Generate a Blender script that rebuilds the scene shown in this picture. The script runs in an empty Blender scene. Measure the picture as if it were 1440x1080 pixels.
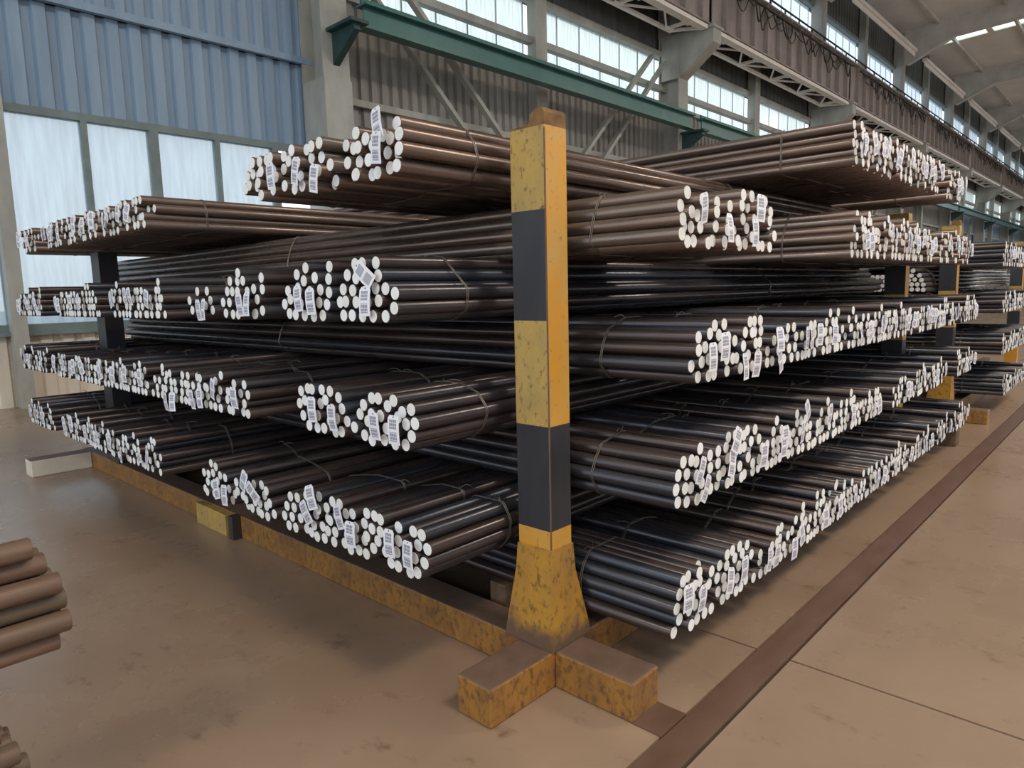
import bpy, bmesh, math, random
import numpy as np
from mathutils import Matrix, Vector
random.seed(11)
SC = bpy.context.scene
LAMP_W = 420
COL = SC.collection

# ---------------------------------------------------------------- camera
cd = bpy.data.cameras.new('camera'); cam = bpy.data.objects.new('camera', cd); COL.objects.link(cam)
cd.sensor_fit = 'HORIZONTAL'; cd.sensor_width = 36.0; cd.lens = 975.38/1440*36
cd.clip_start = 0.05; cd.clip_end = 600
CAMROT = Matrix(((0.680536,0.113546,-0.723863),(-0.732318,0.072885,-0.677052),(-0.024118,0.990856,0.132753)))
cam.matrix_world = Matrix.Translation((0, 0, 1.6)) @ CAMROT.to_4x4()
SC.camera = cam

# ---------------------------------------------------------------- view, world, light
SC.view_settings.view_transform = 'Standard'
SC.view_settings.look = 'None'
SC.view_settings.gamma = 1.0
SC.view_settings.use_curve_mapping = False
SC.view_settings.exposure = 0.94
SC.cycles.use_denoising = True
SC.cycles.max_bounces = 8
SC.cycles.diffuse_bounces = 4
SC.cycles.transparent_max_bounces = 12
SC.cycles.sample_clamp_indirect = 6.0
world = bpy.data.worlds.new('overcast_sky'); SC.world = world; world.use_nodes = True
nt = world.node_tree; nt.nodes.clear()
wo = nt.nodes.new('ShaderNodeOutputWorld'); bg = nt.nodes.new('ShaderNodeBackground')
tc = nt.nodes.new('ShaderNodeTexCoord'); sx = nt.nodes.new('ShaderNodeSeparateXYZ')
cr = nt.nodes.new('ShaderNodeValToRGB'); mr = nt.nodes.new('ShaderNodeMapRange')
mr.inputs['From Min'].default_value = -0.1; mr.inputs['From Max'].default_value = 0.7
nt.links.new(tc.outputs['Generated'], sx.inputs[0]); nt.links.new(sx.outputs['Z'], mr.inputs['Value'])
nt.links.new(mr.outputs[0], cr.inputs[0]); nt.links.new(cr.outputs[0], bg.inputs['Color'])
cr.color_ramp.elements[0].color = (0.89, 0.94, 0.97, 1); cr.color_ramp.elements[1].color = (0.62, 0.78, 1.0, 1)
bg.inputs['Strength'].default_value = 1.2
nt.links.new(bg.outputs[0], wo.inputs['Surface'])
# unseen warm lamps added over the aisle for top light (housings built with the roof)
LAMPS = [(x, -6.0, 12.6) for x in (-9, 2, 13, 24, 36, 49, 62, 76, 92)]
for lx, ly, lz in LAMPS:
    ld = bpy.data.lights.new('added_aisle_light', 'AREA'); ld.shape = 'DISK'; ld.size = 2.6; ld.energy = LAMP_W; ld.color = (1.0, 0.86, 0.70)
    lo_ = bpy.data.objects.new('added_aisle_light', ld); COL.objects.link(lo_); lo_.location = (lx, ly, lz)

# ---------------------------------------------------------------- materials
def mat(name, base, rough=0.6, metal=0.0, var=None, scale=8.0, stretch=(1, 1, 1), bump=0.0, rnd=None, spec=0.5,
        detail=6.0, lo=0.35, hi=0.7, rough2=None, coords='Object', speck=0):
    m = bpy.data.materials.new(name); m.use_nodes = True
    n = m.node_tree.nodes; l = m.node_tree.links
    b = n['Principled BSDF']
    b.inputs['Roughness'].default_value = rough; b.inputs['Metallic'].default_value = metal
    b.inputs['Specular IOR Level'].default_value = spec
    col = None
    t = n.new('ShaderNodeTexCoord'); mp = n.new('ShaderNodeMapping'); mp.inputs['Scale'].default_value = stretch
    l.new(t.outputs[coords], mp.inputs['Vector'])
    nz = n.new('ShaderNodeTexNoise'); nz.inputs['Scale'].default_value = scale; nz.inputs['Detail'].default_value = detail
    nz.inputs['Roughness'].default_value = 0.62
    l.new(mp.outputs[0], nz.inputs['Vector'])
    if rnd is not None:
        oi = n.new('ShaderNodeObjectInfo'); ad = n.new('ShaderNodeVectorMath'); ad.operation = 'ADD'
        sc = n.new('ShaderNodeMath'); sc.operation = 'MULTIPLY'; sc.inputs[1].default_value = 37.0
        l.new(oi.outputs['Random'], sc.inputs[0]); l.new(sc.outputs[0], ad.inputs[1]); l.new(mp.outputs[0], ad.inputs[0])
        l.new(ad.outputs[0], nz.inputs['Vector'])
    r = n.new('ShaderNodeMapRange'); r.inputs['From Min'].default_value = lo; r.inputs['From Max'].default_value = hi
    l.new(nz.outputs['Fac'], r.inputs['Value'])
    mx = n.new('ShaderNodeMix'); mx.data_type = 'RGBA'
    mx.inputs[6].default_value = (*base, 1); mx.inputs[7].default_value = (*(var or base), 1)
    l.new(r.outputs[0], mx.inputs[0]); col = mx.outputs[2]
    if rnd is not None:
        m2 = n.new('ShaderNodeMix'); m2.data_type = 'RGBA'; m2.inputs[7].default_value = (*rnd, 1)
        mu = n.new('ShaderNodeMath'); mu.operation = 'POWER'; mu.inputs[1].default_value = 1.6
        l.new(oi.outputs['Random'], mu.inputs[0]); l.new(mu.outputs[0], m2.inputs[0]); l.new(col, m2.inputs[6]); col = m2.outputs[2]
    if speck:
        s1 = n.new('ShaderNodeTexNoise'); s1.inputs['Scale'].default_value = 7; s1.inputs['Detail'].default_value = 9; s1.inputs['Roughness'].default_value = .72
        ms = n.new('ShaderNodeMapping'); ms.inputs['Scale'].default_value = (1, .55, 1); l.new(t.outputs[coords], ms.inputs[0]); l.new(ms.outputs[0], s1.inputs['Vector'])
        rs = n.new('ShaderNodeMapRange'); rs.inputs['From Min'].default_value = .58; rs.inputs['From Max'].default_value = .74; rs.inputs['To Max'].default_value = speck; l.new(s1.outputs['Fac'], rs.inputs[0])
        m3 = n.new('ShaderNodeMix'); m3.data_type = 'RGBA'; m3.inputs[7].default_value = (.09, .05, .03, 1); l.new(col, m3.inputs[6]); l.new(rs.outputs[0], m3.inputs[0]); col = m3.outputs[2]
    l.new(col, b.inputs['Base Color'])
    if rough2 is not None:
        rr = n.new('ShaderNodeMapRange'); rr.inputs['To Min'].default_value = rough; rr.inputs['To Max'].default_value = rough2
        rr.inputs['From Min'].default_value = lo; rr.inputs['From Max'].default_value = hi
        l.new(nz.outputs['Fac'], rr.inputs['Value']); l.new(rr.outputs[0], b.inputs['Roughness'])
    if bump:
        bp = n.new('ShaderNodeBump'); bp.inputs['Strength'].default_value = bump; bp.inputs['Distance'].default_value = 0.01
        l.new(nz.outputs['Fac'], bp.inputs['Height']); l.new(bp.outputs[0], b.inputs['Normal'])
    return m

M = {}
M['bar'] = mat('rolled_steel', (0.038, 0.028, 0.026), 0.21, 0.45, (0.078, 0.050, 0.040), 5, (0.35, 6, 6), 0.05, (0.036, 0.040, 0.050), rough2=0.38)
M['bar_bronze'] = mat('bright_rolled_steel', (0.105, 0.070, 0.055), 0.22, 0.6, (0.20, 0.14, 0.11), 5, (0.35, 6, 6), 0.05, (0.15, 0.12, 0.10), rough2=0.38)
M['bar_rust'] = mat('rusty_steel', (0.15, 0.085, 0.06), 0.5, 0.2, (0.24, 0.155, 0.11), 6, (0.5, 6, 6), 0.1, (0.15, 0.11, 0.075))
M['paint_end'] = mat('white_end_paint', (0.86, 0.85, 0.80), 0.7, 0, (0.70, 0.68, 0.60), 60, (1, 1, 1), 0, (0.93, 0.93, 0.92), lo=.5, hi=.8)
M['wire'] = mat('tie_wire_steel', (0.16, 0.14, 0.12), 0.4, 0.7, (0.28, 0.24, 0.2), 30)
M['floor'] = mat('dusty_concrete', (0.235, 0.153, 0.100), 0.22, 0, (0.37, 0.262, 0.182), 0.55, (1, 1, 1), 0.08, detail=13, lo=.25, hi=.75, rough2=0.34, speck=.8)
M['trench'] = mat('worn_steel_plate', (0.125, 0.067, 0.043), 0.45, 0.1, (0.17, 0.10, 0.07), 3, (1, 3, 1), 0.05)
M['warm_wall'] = mat('warm_beige_sheet', (0.52, 0.42, 0.32), 0.7, 0, (0.42, 0.34, 0.26), 1)
M['groove'] = mat('dark_joint', (0.05, 0.03, 0.022), 0.9)
M['yellow'] = None
M['tan_wall'] = mat('beige_sheet', (0.80, 0.72, 0.60), 0.5, 0, (0.62, 0.56, 0.47), 1.2, (2, 1, .5))  # beige puts the light on the low wall sheets into their colour
M['blue_sheet'] = mat('blue_grey_sheet', (0.28, 0.39, 0.52), 0.45, 0.0, (0.20, 0.29, 0.40), 1.0, (3, 1, .35), 0, detail=8)  # blue in this colour stands in for bluish haze at the left
M['grey_sheet'] = mat('grey_sheet', (0.32, 0.31, 0.285), 0.5, 0.0, (0.20, 0.19, 0.175), 1.0, (3, 1, .35), 0, detail=8)
M['dark_sheet'] = mat('dark_sheet', (0.125, 0.132, 0.125), 0.6, 0.0, (0.085, 0.092, 0.09), 0.7, (2, 1, .4))
M['col'] = mat('grey_column_paint', (0.46, 0.46, 0.42), 0.5, 0.0, (0.28, 0.28, 0.25), 1.4, (1, 1, .4), 0, detail=8)
M['web'] = mat('brown_grey_girder', (0.38, 0.33, 0.30), 0.55, 0.0, (0.22, 0.185, 0.165), 1.6, (1, 1, .4), 0, detail=8)
M['white_steel'] = mat('pale_painted_steel', (0.90, 0.86, 0.79), 0.5, 0.0, (0.78, 0.72, 0.65), 3)
M['teal'] = mat('teal_girder_paint', (0.035, 0.125, 0.115), 0.32, 0.1, (0.05, 0.16, 0.145), 2, (1, 1, 1))
M['dark_teal'] = mat('dark_teal_paint', (0.03, 0.075, 0.075), 0.5, 0.1, (0.02, 0.05, 0.05), 3)
M['roof'] = mat('roof_sheet', (0.86, 0.84, 0.78), 0.7, 0, (0.74, 0.72, 0.66), .5, (1, 1, 1))
M['rafter'] = mat('roof_girder_paint', (0.66, 0.64, 0.58), 0.6, 0.0, (0.50, 0.48, 0.43), 1)
M['frame'] = mat('green_grey_frame', (0.20, 0.255, 0.25), 0.5, 0.1, (0.14, 0.18, 0.18), 3)
M['yard'] = mat('outside_yard', (0.45, 0.45, 0.42), 0.9, 0, (0.35, 0.38, 0.33), .2)
M['skirt'] = None
M['timber'] = mat('timber_sleeper', (0.16, 0.10, 0.055), 0.8, 0, (0.09, 0.055, 0.03), 6, (.3, 5, 5), .2)
M['dark_steel'] = mat('dark_railing', (0.05, 0.045, 0.04), 0.6, 0.2)
M['black_paint'] = mat('black_paint', (0.030, 0.030, 0.036), 0.45, 0.1, (0.055, 0.052, 0.055), 5, (1, 1, .3), 0.05)

def yellow_mat(name, base, worn, rust, amt):
    m = bpy.data.materials.new(name); m.use_nodes = True
    n = m.node_tree.nodes; l = m.node_tree.links; b = n['Principled BSDF']
    t = n.new('ShaderNodeTexCoord'); mp = n.new('ShaderNodeMapping'); mp.inputs['Scale'].default_value = (1, 1, .7)
    l.new(t.outputs['Object'], mp.inputs[0])
    a = n.new('ShaderNodeTexNoise'); a.inputs['Scale'].default_value = 7; a.inputs['Detail'].default_value = 8; l.new(mp.outputs[0], a.inputs['Vector'])
    c = n.new('ShaderNodeTexNoise'); c.inputs['Scale'].default_value = 38; c.inputs['Detail'].default_value = 10; c.inputs['Roughness'].default_value = .7
    l.new(mp.outputs[0], c.inputs['Vector'])
    ra = n.new('ShaderNodeMapRange'); ra.inputs['From Min'].default_value = .4; ra.inputs['From Max'].default_value = .65; l.new(a.outputs['Fac'], ra.inputs[0])
    rc = n.new('ShaderNodeMapRange'); rc.inputs['From Min'].default_value = .60 - amt; rc.inputs['From Max'].default_value = .70 - amt*.6; l.new(c.outputs['Fac'], rc.inputs[0])
    m1 = n.new('ShaderNodeMix'); m1.data_type = 'RGBA'; m1.inputs[6].default_value = (*base, 1); m1.inputs[7].default_value = (*worn, 1); l.new(ra.outputs[0], m1.inputs[0])
    m2 = n.new('ShaderNodeMix'); m2.data_type = 'RGBA'; m2.inputs[7].default_value = (*rust, 1); l.new(m1.outputs[2], m2.inputs[6]); l.new(rc.outputs[0], m2.inputs[0])
    l.new(m2.outputs[2], b.inputs['Base Color']); b.inputs['Roughness'].default_value = .5
    bp = n.new('ShaderNodeBump'); bp.inputs['Strength'].default_value = .15; bp.inputs['Distance'].default_value = .01; l.new(c.outputs['Fac'], bp.inputs['Height']); l.new(bp.outputs[0], b.inputs['Normal'])
    return m
M['yellow'] = yellow_mat('yellow_post_paint', (0.66, 0.31, 0.028), (0.58, 0.34, 0.09), (0.20, 0.09, 0.03), .02)
M['pale_yellow'] = yellow_mat('faded_yellow_paint', (0.50, 0.33, 0.085), (0.40, 0.27, 0.09), (0.15, 0.08, 0.035), .06)
M['beam_yellow'] = yellow_mat('beam_yellow_paint', (0.36, 0.17, 0.03), (0.24, 0.115, 0.035), (0.14, 0.065, 0.03), .12)
def dirty_foot(src):
    m = src.copy(); m.name = 'yellow_foot_paint'; n = m.node_tree.nodes; l = m.node_tree.links; b = n['Principled BSDF']
    old = b.inputs['Base Color'].links[0].from_socket
    t = n.new('ShaderNodeTexCoord'); s = n.new('ShaderNodeSeparateXYZ'); l.new(t.outputs['Object'], s.inputs[0])
    z = n.new('ShaderNodeTexNoise'); z.inputs['Scale'].default_value = 12; l.new(t.outputs['Object'], z.inputs['Vector'])
    a = n.new('ShaderNodeMath'); a.operation = 'MULTIPLY_ADD'; a.inputs[1].default_value = .16; l.new(z.outputs['Fac'], a.inputs[0]); l.new(s.outputs['Z'], a.inputs[2])
    r = n.new('ShaderNodeMapRange'); r.inputs['From Min'].default_value = .345; r.inputs['From Max'].default_value = .27; l.new(a.outputs[0], r.inputs[0])
    mx = n.new('ShaderNodeMix'); mx.data_type = 'RGBA'; mx.inputs[7].default_value = (.15, .09, .055, 1); l.new(old, mx.inputs[6]); l.new(r.outputs[0], mx.inputs[0]); l.new(mx.outputs[2], b.inputs['Base Color'])
    return m
M['foot'] = dirty_foot(yellow_mat('foot_base_paint', (0.50, 0.26, 0.035), (0.38, 0.20, 0.05), (0.17, 0.08, 0.03), .09))
M['beam_top'] = mat('dusty_beam_top', (0.17, 0.105, 0.07), 0.7, 0, (0.12, 0.07, 0.05), 9, detail=8)
M['rust_cap'] = mat('rusty_post_head', (0.13, 0.06, 0.03), 0.85, 0, (0.28, 0.16, 0.05), 14, detail=9)

def translucent_mat(name, colr, transp, gloss=0.06, streak=0.0, tint=(0.96, 0.98, 0.98)):
    m = bpy.data.materials.new(name); m.use_nodes = True
    n = m.node_tree.nodes; l = m.node_tree.links; n.clear()
    o = n.new('ShaderNodeOutputMaterial'); tl = n.new('ShaderNodeBsdfTranslucent'); tp = n.new('ShaderNodeBsdfTransparent')
    gl = n.new('ShaderNodeBsdfGlossy'); gl.inputs['Roughness'].default_value = .15
    t = n.new('ShaderNodeTexCoord'); mp = n.new('ShaderNodeMapping'); mp.inputs['Scale'].default_value = (6, 1, .5)
    l.new(t.outputs['Object'], mp.inputs[0])
    nz = n.new('ShaderNodeTexNoise'); nz.inputs['Scale'].default_value = 2.2; nz.inputs['Detail'].default_value = 8; l.new(mp.outputs[0], nz.inputs['Vector'])
    mx = n.new('ShaderNodeMix'); mx.data_type = 'RGBA'; mx.inputs[6].default_value = (*colr, 1)
    mx.inputs[7].default_value = (*[c*(1-streak) for c in colr], 1)
    r = n.new('ShaderNodeMapRange'); r.inputs['From Min'].default_value = .4; r.inputs['From Max'].default_value = .7
    l.new(nz.outputs['Fac'], r.inputs[0]); l.new(r.outputs[0], mx.inputs[0]); l.new(mx.outputs[2], tl.inputs['Color'])
    tp.inputs['Color'].default_value = (*tint, 1)
    s1 = n.new('ShaderNodeMixShader'); s1.inputs[0].default_value = transp; l.new(tl.outputs[0], s1.inputs[1]); l.new(tp.outputs[0], s1.inputs[2])
    s2 = n.new('ShaderNodeMixShader'); s2.inputs[0].default_value = gloss; l.new(s1.outputs[0], s2.inputs[1]); l.new(gl.outputs[0], s2.inputs[2])
    l.new(s2.outputs[0], o.inputs['Surface'])
    return m
M['glass'] = translucent_mat('dusty_window_glass', (0.92, 0.95, 0.96), 0.74, 0.04, .30, (0.60, 0.62, 0.62))
M['fibre'] = translucent_mat('fibreglass_panel', (0.97, 0.98, 0.90), 0.50, 0.02, .35, (0.50, 0.51, 0.44))
M['fibre_high'] = translucent_mat('fibreglass_panel_high', (0.95, 0.97, 0.98), 0.62, 0.02, .2, (0.60, 0.62, 0.64))
M['skylight'] = translucent_mat('yellowed_skylight', (0.98, 0.98, 0.70), 0.55, 0.02, .1)

def tag_mat():
    m = bpy.data.materials.new('printed_label_card'); m.use_nodes = True
    n = m.node_tree.nodes; l = m.node_tree.links; b = n['Principled BSDF']; b.inputs['Roughness'].default_value = .35
    t = n.new('ShaderNodeTexCoord'); s = n.new('ShaderNodeSeparateXYZ'); l.new(t.outputs['Object'], s.inputs[0])
    def mth(op, a, b2=None, c=None):
        k = n.new('ShaderNodeMath'); k.operation = op
        for i, v in enumerate((a, b2, c)):
            if v is None: continue
            if isinstance(v, (int, float)): k.inputs[i].default_value = v
            else: l.new(v, k.inputs[i])
        return k.outputs[0]
    y, z = s.outputs['Y'], s.outputs['Z']
    ay = mth('ABSOLUTE', y); az = mth('ABSOLUTE', mth('ADD', z, 0.002))
    iny = mth('LESS_THAN', mth('ABSOLUTE', mth('ADD', y, -.003)), 0.0205); inz = mth('MULTIPLY', mth('GREATER_THAN', az, .006), mth('LESS_THAN', az, .043))
    cols = mth('LESS_THAN', mth('FRACT', mth('MULTIPLY', y, 170.0)), .62)         # columns of fine print
    gap = mth('GREATER_THAN', mth('FRACT', mth('MULTIPLY', z, 75.0)), .16)
    pat = mth('MULTIPLY', cols, gap)
    k = mth('MULTIPLY', mth('MULTIPLY', iny, inz), pat)
    hole = mth('LESS_THAN', mth('ADD', mth('MULTIPLY', y, y), mth('MULTIPLY', mth('SUBTRACT', z, .050), mth('SUBTRACT', z, .050))), .000012)
    k = mth('MAXIMUM', k, hole)
    mx = n.new('ShaderNodeMix'); mx.data_type = 'RGBA'; mx.inputs[6].default_value = (.88, .88, .92, 1); mx.inputs[7].default_value = (.05, .05, .13, 1)
    l.new(k, mx.inputs[0]); l.new(mx.outputs[2], b.inputs['Base Color'])
    return m
M['tag'] = tag_mat()

# ---------------------------------------------------------------- helpers
class MB:
    def __init__(s): s.v = []; s.f = []; s.mi = []; s.sm = []
    def add(s, vs, fs, mi=0, smooth=False):
        o = len(s.v); s.v += [tuple(v) for v in vs]
        for f in fs: s.f.append([i + o for i in f]); s.mi.append(mi); s.sm.append(smooth)
    def box(s, x0, x1, y0, y1, z0, z1, mi=0, top=None):
        vs = [(x0, y0, z0), (x1, y0, z0), (x1, y1, z0), (x0, y1, z0), (x0, y0, z1), (x1, y0, z1), (x1, y1, z1), (x0, y1, z1)]
        fs = [(0, 3, 2, 1), (4, 5, 6, 7), (0, 1, 5, 4), (1, 2, 6, 5), (2, 3, 7, 6), (3, 0, 4, 7)]
        o = len(s.f); s.add(vs, fs, mi)
        if top is not None: s.mi[o + 1] = top
    def prism(s, pts, axis, a, b, mi=0):
        """polygon pts (2D) swept between a and b along an axis"""
        def P(p, t):
            return {'x': (t, p[0], p[1]), 'y': (p[0], t, p[1]), 'z': (p[0], p[1], t)}[axis]
        n = len(pts); vs = [P(p, a) for p in pts] + [P(p, b) for p in pts]
        fs = [tuple(range(n))[::-1], tuple(range(n, 2*n))] + [(i, (i+1) % n, n + (i+1) % n, n + i) for i in range(n)]
        s.add(vs, fs, mi)
    def bar(s, p, q, w, h=None, mi=0):
        """square bar between two points"""
        p, q = Vector(p), Vector(q); d = (q-p).normalized(); h = h or w
        up = Vector((0, 0, 1)) if abs(d.z) < .9 else Vector((0, 1, 0))
        a = d.cross(up).normalized()*w/2; b = a.cross(d).normalized()*h/2
        vs = [p-a-b, p+a-b, p+a+b, p-a+b, q-a-b, q+a-b, q+a+b, q-a+b]
        s.add(vs, [(0, 3, 2, 1), (4, 5, 6, 7), (0, 1, 5, 4), (1, 2, 6, 5), (2, 3, 7, 6), (3, 0, 4, 7)], mi)
    def tube(s, pts, r, n=6, closed=False, mi=0):
        pts = [Vector(p) for p in pts]; k = len(pts); rings = []
        for i, p in enumerate(pts):
            a = pts[(i-1) % k] if (closed or i > 0) else p; b = pts[(i+1) % k] if (closed or i < k-1) else p
            d = (b-a).normalized(); up = Vector((1, 0, 0)) if abs(d.x) < .9 else Vector((0, 0, 1))
            u = d.cross(up).normalized(); w = u.cross(d)
            rings.append([p + u*r*math.cos(2*math.pi*j/n) + w*r*math.sin(2*math.pi*j/n) for j in range(n)])
        vs = [v for rg in rings for v in rg]; fs = []
        for i in range(k if closed else k-1):
            for j in range(n):
                i2 = (i+1) % k; fs.append((i*n+j, i*n+(j+1) % n, i2*n+(j+1) % n, i2*n+j))
        if not closed:
            fs.append(tuple(range(n))[::-1]); fs.append(tuple(range((k-1)*n, k*n)))
        s.add(vs, fs, mi, True)
    def mesh(s, name, mats):
        me = bpy.data.meshes.new(name); me.from_pydata(s.v, [], s.f)
        for m in (mats if isinstance(mats, (list, tuple)) else [mats]): me.materials.append(m)
        me.polygons.foreach_set('material_index', s.mi); me.polygons.foreach_set('use_smooth', s.sm); me.update()
        return me
    def build(s, name, mats, parent=None, loc=None):
        o = bpy.data.objects.new(name, s.mesh(name, mats)); COL.objects.link(o)
        if parent: o.parent = parent
        if loc: o.location = loc
        return o
def link(name, me, parent=None, loc=(0, 0, 0), rot=(0, 0, 0)):
    o = bpy.data.objects.new(name, me); COL.objects.link(o); o.location = loc; o.rotation_euler = rot
    if parent: o.parent = parent
    return o
def empty(name, loc=(0, 0, 0), rz=0):
    o = bpy.data.objects.new(name, None); COL.objects.link(o); o.location = loc; o.rotation_euler = (0, 0, rz); o.empty_display_size = .1
    return o
def tag(o, label, cat, group=None):
    o['label'] = label; o['category'] = cat
    if group: o['group'] = group
    return o
def struct(o, label=None, cat=None):
    o['kind'] = 'structure'
    if label: o['label'] = label
    if cat: o['category'] = cat
    return o
def bevel(o, w=.006):
    b = o.modifiers.new('bevel', 'BEVEL'); b.width = w; b.segments = 2; b.limit_method = 'ANGLE'
    return o
ORD = ['first', 'second', 'third', 'fourth', 'fifth', 'sixth', 'seventh', 'eighth', 'ninth', 'tenth', 'eleventh', 'twelfth', 'thirteenth', 'fourteenth', 'fifteenth']

# ================================================================ SETTING
COLX = [-18.6, -5.25, 8.1, 21.45, 34.8, 48.15, 61.5, 74.85, 88.2, 101.55, 114.9]
X0, X1 = -18.6, 114.9
# ---- floor: slabs with recessed joints, trench cover
fl = MB(); fl.box(-22, 118, -16, 13.2, -.25, -.012); floor = struct(fl.build('floor', M['groove']), 'dusty brown concrete workshop floor with joints', 'floor')
ys_l = [1.20, 13.2]; ys_r = [-16, -9, -3.4, 1.06]
def slab(x0, x1, y0, y1):
    b = MB(); g = .006; b.box(x0+g, x1-g, y0+g, y1-g, -.2, 0); return b.build('floor_slab', M['floor'], floor)
xs = [-22, -12, -7.2, -2.2, 2.835, 7.8, 12.8, 17.8, 27.8, 37.8, 57.8, 77.8, 118]
for i in range(len(xs)-1):
    slab(xs[i], xs[i+1], 1.20, 13.2)
    for a, b in zip(ys_r[:-1], ys_r[1:]): slab(xs[i], xs[i+1], a, b)
tp = MB(); tp.box(-6, 80, 1.066, 1.194, -.05, .003)
tr = tp.build('trim_1', M['trench']); struct(tr, 'long rust brown steel trench cover strip set in floor', 'strip')
pp = MB(); pp.box(2.02, 2.2, 1.20, 1.33, -.02, .004); pl = pp.build('steel_plate', M['trench'])
tag(pl, 'small rusty floor plate between yellow stub foot and long floor strip', 'plate')
yd = MB(); yd.box(-120, 250, 13.4, 180, -.4, -.1); struct(yd.build('ground', M['yard']), 'pale yard outside the windows', 'ground')

# ---- long wall
def corrug(x0, x1, y, z0, z1, period=.28, depth=.045, mat_='grey_sheet', parent=None, name='cladding_sheet'):
    b = MB(); n = max(1, round((x1-x0)/period)); p = (x1-x0)/n; vs = []; prof = []
    for i in range(n):
        xx = x0 + i*p
        prof += [(xx, y), (xx+p*.5, y), (xx+p*.6, y+depth), (xx+p*.9, y+depth)]
    prof.append((x1, y))
    for a in prof: vs += [(a[0], a[1], z0), (a[0], a[1], z1)]
    fs = [(2*i, 2*i+2, 2*i+3, 2*i+1) for i in range(len(prof)-1)]
    b.add(vs, fs); return b.build(name, M[mat_], parent)
wall = empty('wall_back', (0, 12.9, 0)); struct(wall, 'long corrugated workshop wall with window strips', 'wall')
def W(o): o.parent = wall; o.location = (0, -12.9, 0); return o
YW = 12.9
back = MB()
for z0, z1 in ((0, 1.15), (4.55, 7.75), (9.2, 13.05), (14.25, 16.6)): back.box(X0, X1, YW+.06, YW+.2, z0, z1)
back.box(8.1, X1, YW+.06, YW+.2, 1.15, 4.55)
W(back.build('wall_core', M['dark_sheet']))
for i in range(len(COLX)-1):
    a, b = COLX[i], COLX[i+1]
    left = b < 9
    if left:
        W(corrug(a, b, YW-.02, 0, 1.12, .3, .04, 'tan_wall'))
        W(corrug(a, b, YW-.02, 4.56, 6.15, .34, .07, 'blue_sheet')); W(corrug(a, b, YW-.10, 6.22, 9.0, .3, .06, 'blue_sheet'))
    else:
        W(corrug(a, b, YW-.02, 0, 5.6, .3, .07, 'grey_sheet' if a < 55 else 'blue_sheet'))
        W(corrug(a, b, YW-.10, 5.6, 7.62, .28, .07, 'grey_sheet' if a < 55 else 'blue_sheet'))
    W(corrug(a, b, YW-.04, 9.22, 13.0, .4, .05, 'dark_sheet')); W(corrug(a, b, YW-.04, 14.3, 16.5, .4, .05, 'dark_sheet'))
def rail(name, z, h, d, m, x0=X0, x1=X1, y=YW-.12):
    b = MB(); b.box(x0, x1, y-d/2, y+d/2, z-h/2, z+h/2); return struct(b.build(name, M[m]))
rail('trim_2', 6.2, .12, .10, 'blue_sheet', X0, 8.0)
rail('trim_3', 5.62, .14, .10, 'col', 8.2)
rail('trim_4', 7.68, .14, .16, 'col', 8.2)
rail('trim_5', 9.22, .16, .22, 'col', 8.2)
rail('trim_6', 8.12, .17, .2, 'col', 8.2, X1, YW-.2)
rail('trim_7', 14.28, .14, .2, 'frame', 8.2)
rail('trim_8', 13.0, .14, .2, 'col', 8.2)
for i, (nm, kk) in enumerate((('trim_2', 'flashing'), )): pass
# fibreglass window strips: single sheets
def strip(n, x0, x1, z0, z1, m):
    w = empty('window_%d' % n, (x0, YW, z0)); struct(w)
    k = max(1, round((x1-x0)/1.06)); p = (x1-x0)/k
    b = MB(); q = 8; vs = []; prof = []
    for j in range(q): xx = .01 + (p-.02)*j/q; prof += [(xx, 0), (xx+(p-.02)/q*.5, .03)]
    prof.append((p-.01, 0))
    for a in prof: vs += [(a[0], a[1], 0), (a[0], a[1], z1-z0)]
    b.add(vs, [(2*i, 2*i+2, 2*i+3, 2*i+1) for i in range(len(prof)-1)])
    me = b.mesh('pane', M[m])
    for j in range(k): link('pane', me, w, (j*p, 0, 0))
    g = MB()
    for j in range(k+1): g.box(j*p-.011, j*p+.011, .0, .035, 0, z1-z0)
    g.build('glazing_bars', M['frame'], w)
    return w
wn = 1
for i in range(2, len(COLX)-1):
    a, b = COLX[i], COLX[i+1]; mid = a+6.65
    for s, e in ((a+.35, mid-.2), (mid+.2, b-.35)):
        strip(wn, s, e, 7.75, 9.15, 'fibre'); wn += 1
        strip(wn, s, e, 13.07, 14.22, 'fibre_high'); wn += 1
    pm = MB(); pm.box(mid-.17, mid+.17, YW-.45, YW-.12, 0, 16.4)
    pm.box(mid-.22, mid+.22, YW-.47, YW-.43, 0, 16.4)
    struct(pm.build('trim_%d' % (20+i), M['col']))
# low windows in the two bays left of the first column
mull = [(-16.2, .2), (-15, .08), (-13.9, .08), (-12.8, .2), (-11.6, .08), (-10.5, .08), (-9.4, .2), (-8.2, .08), (-7.1, .08), (-5.9, .2), (-4.7, .08), (-3.6, .08), (-2.4, .2), (-1.2, .08), (.1, .15), (1.35, .08), (2.63, .2), (3.84, .09), (4.9, .15), (6.01, .08), (7.15, .12)]
fr = empty('window_%d' % wn, (0, YW, 0)); struct(fr, 'tall dusty factory windows with green grey mullions', 'window'); 
b = MB(); b.box(X0, 8.1, -.06, .1, 1.12, 1.27); b.box(X0, 8.1, -.06, .1, 4.46, 4.58); b.box(X0, 8.1, -.16, -.03, 1.10, 1.16)
b.build('window_frame', M['frame'], fr)
for x, w in mull:
    b = MB(); b.box(x-w/2, x+w/2, -.07, .08, 1.27, 4.46); b.build('mullion', M['frame'], fr)
for (a, wa), (c, wc) in zip(mull[:-1], mull[1:]):
    b = MB(); b.box(a+wa/2, c-wc/2, 0, .008, 1.27, 4.46); b.build('pane', M['glass'], fr)
b = MB(); b.box(2.53, 2.73, YW-.3, YW-.08, 0, 4.6); struct(b.build('trim_40', M['col']))
fw = MB()  # unseen wall added to block side light and bounce it back warm
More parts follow.
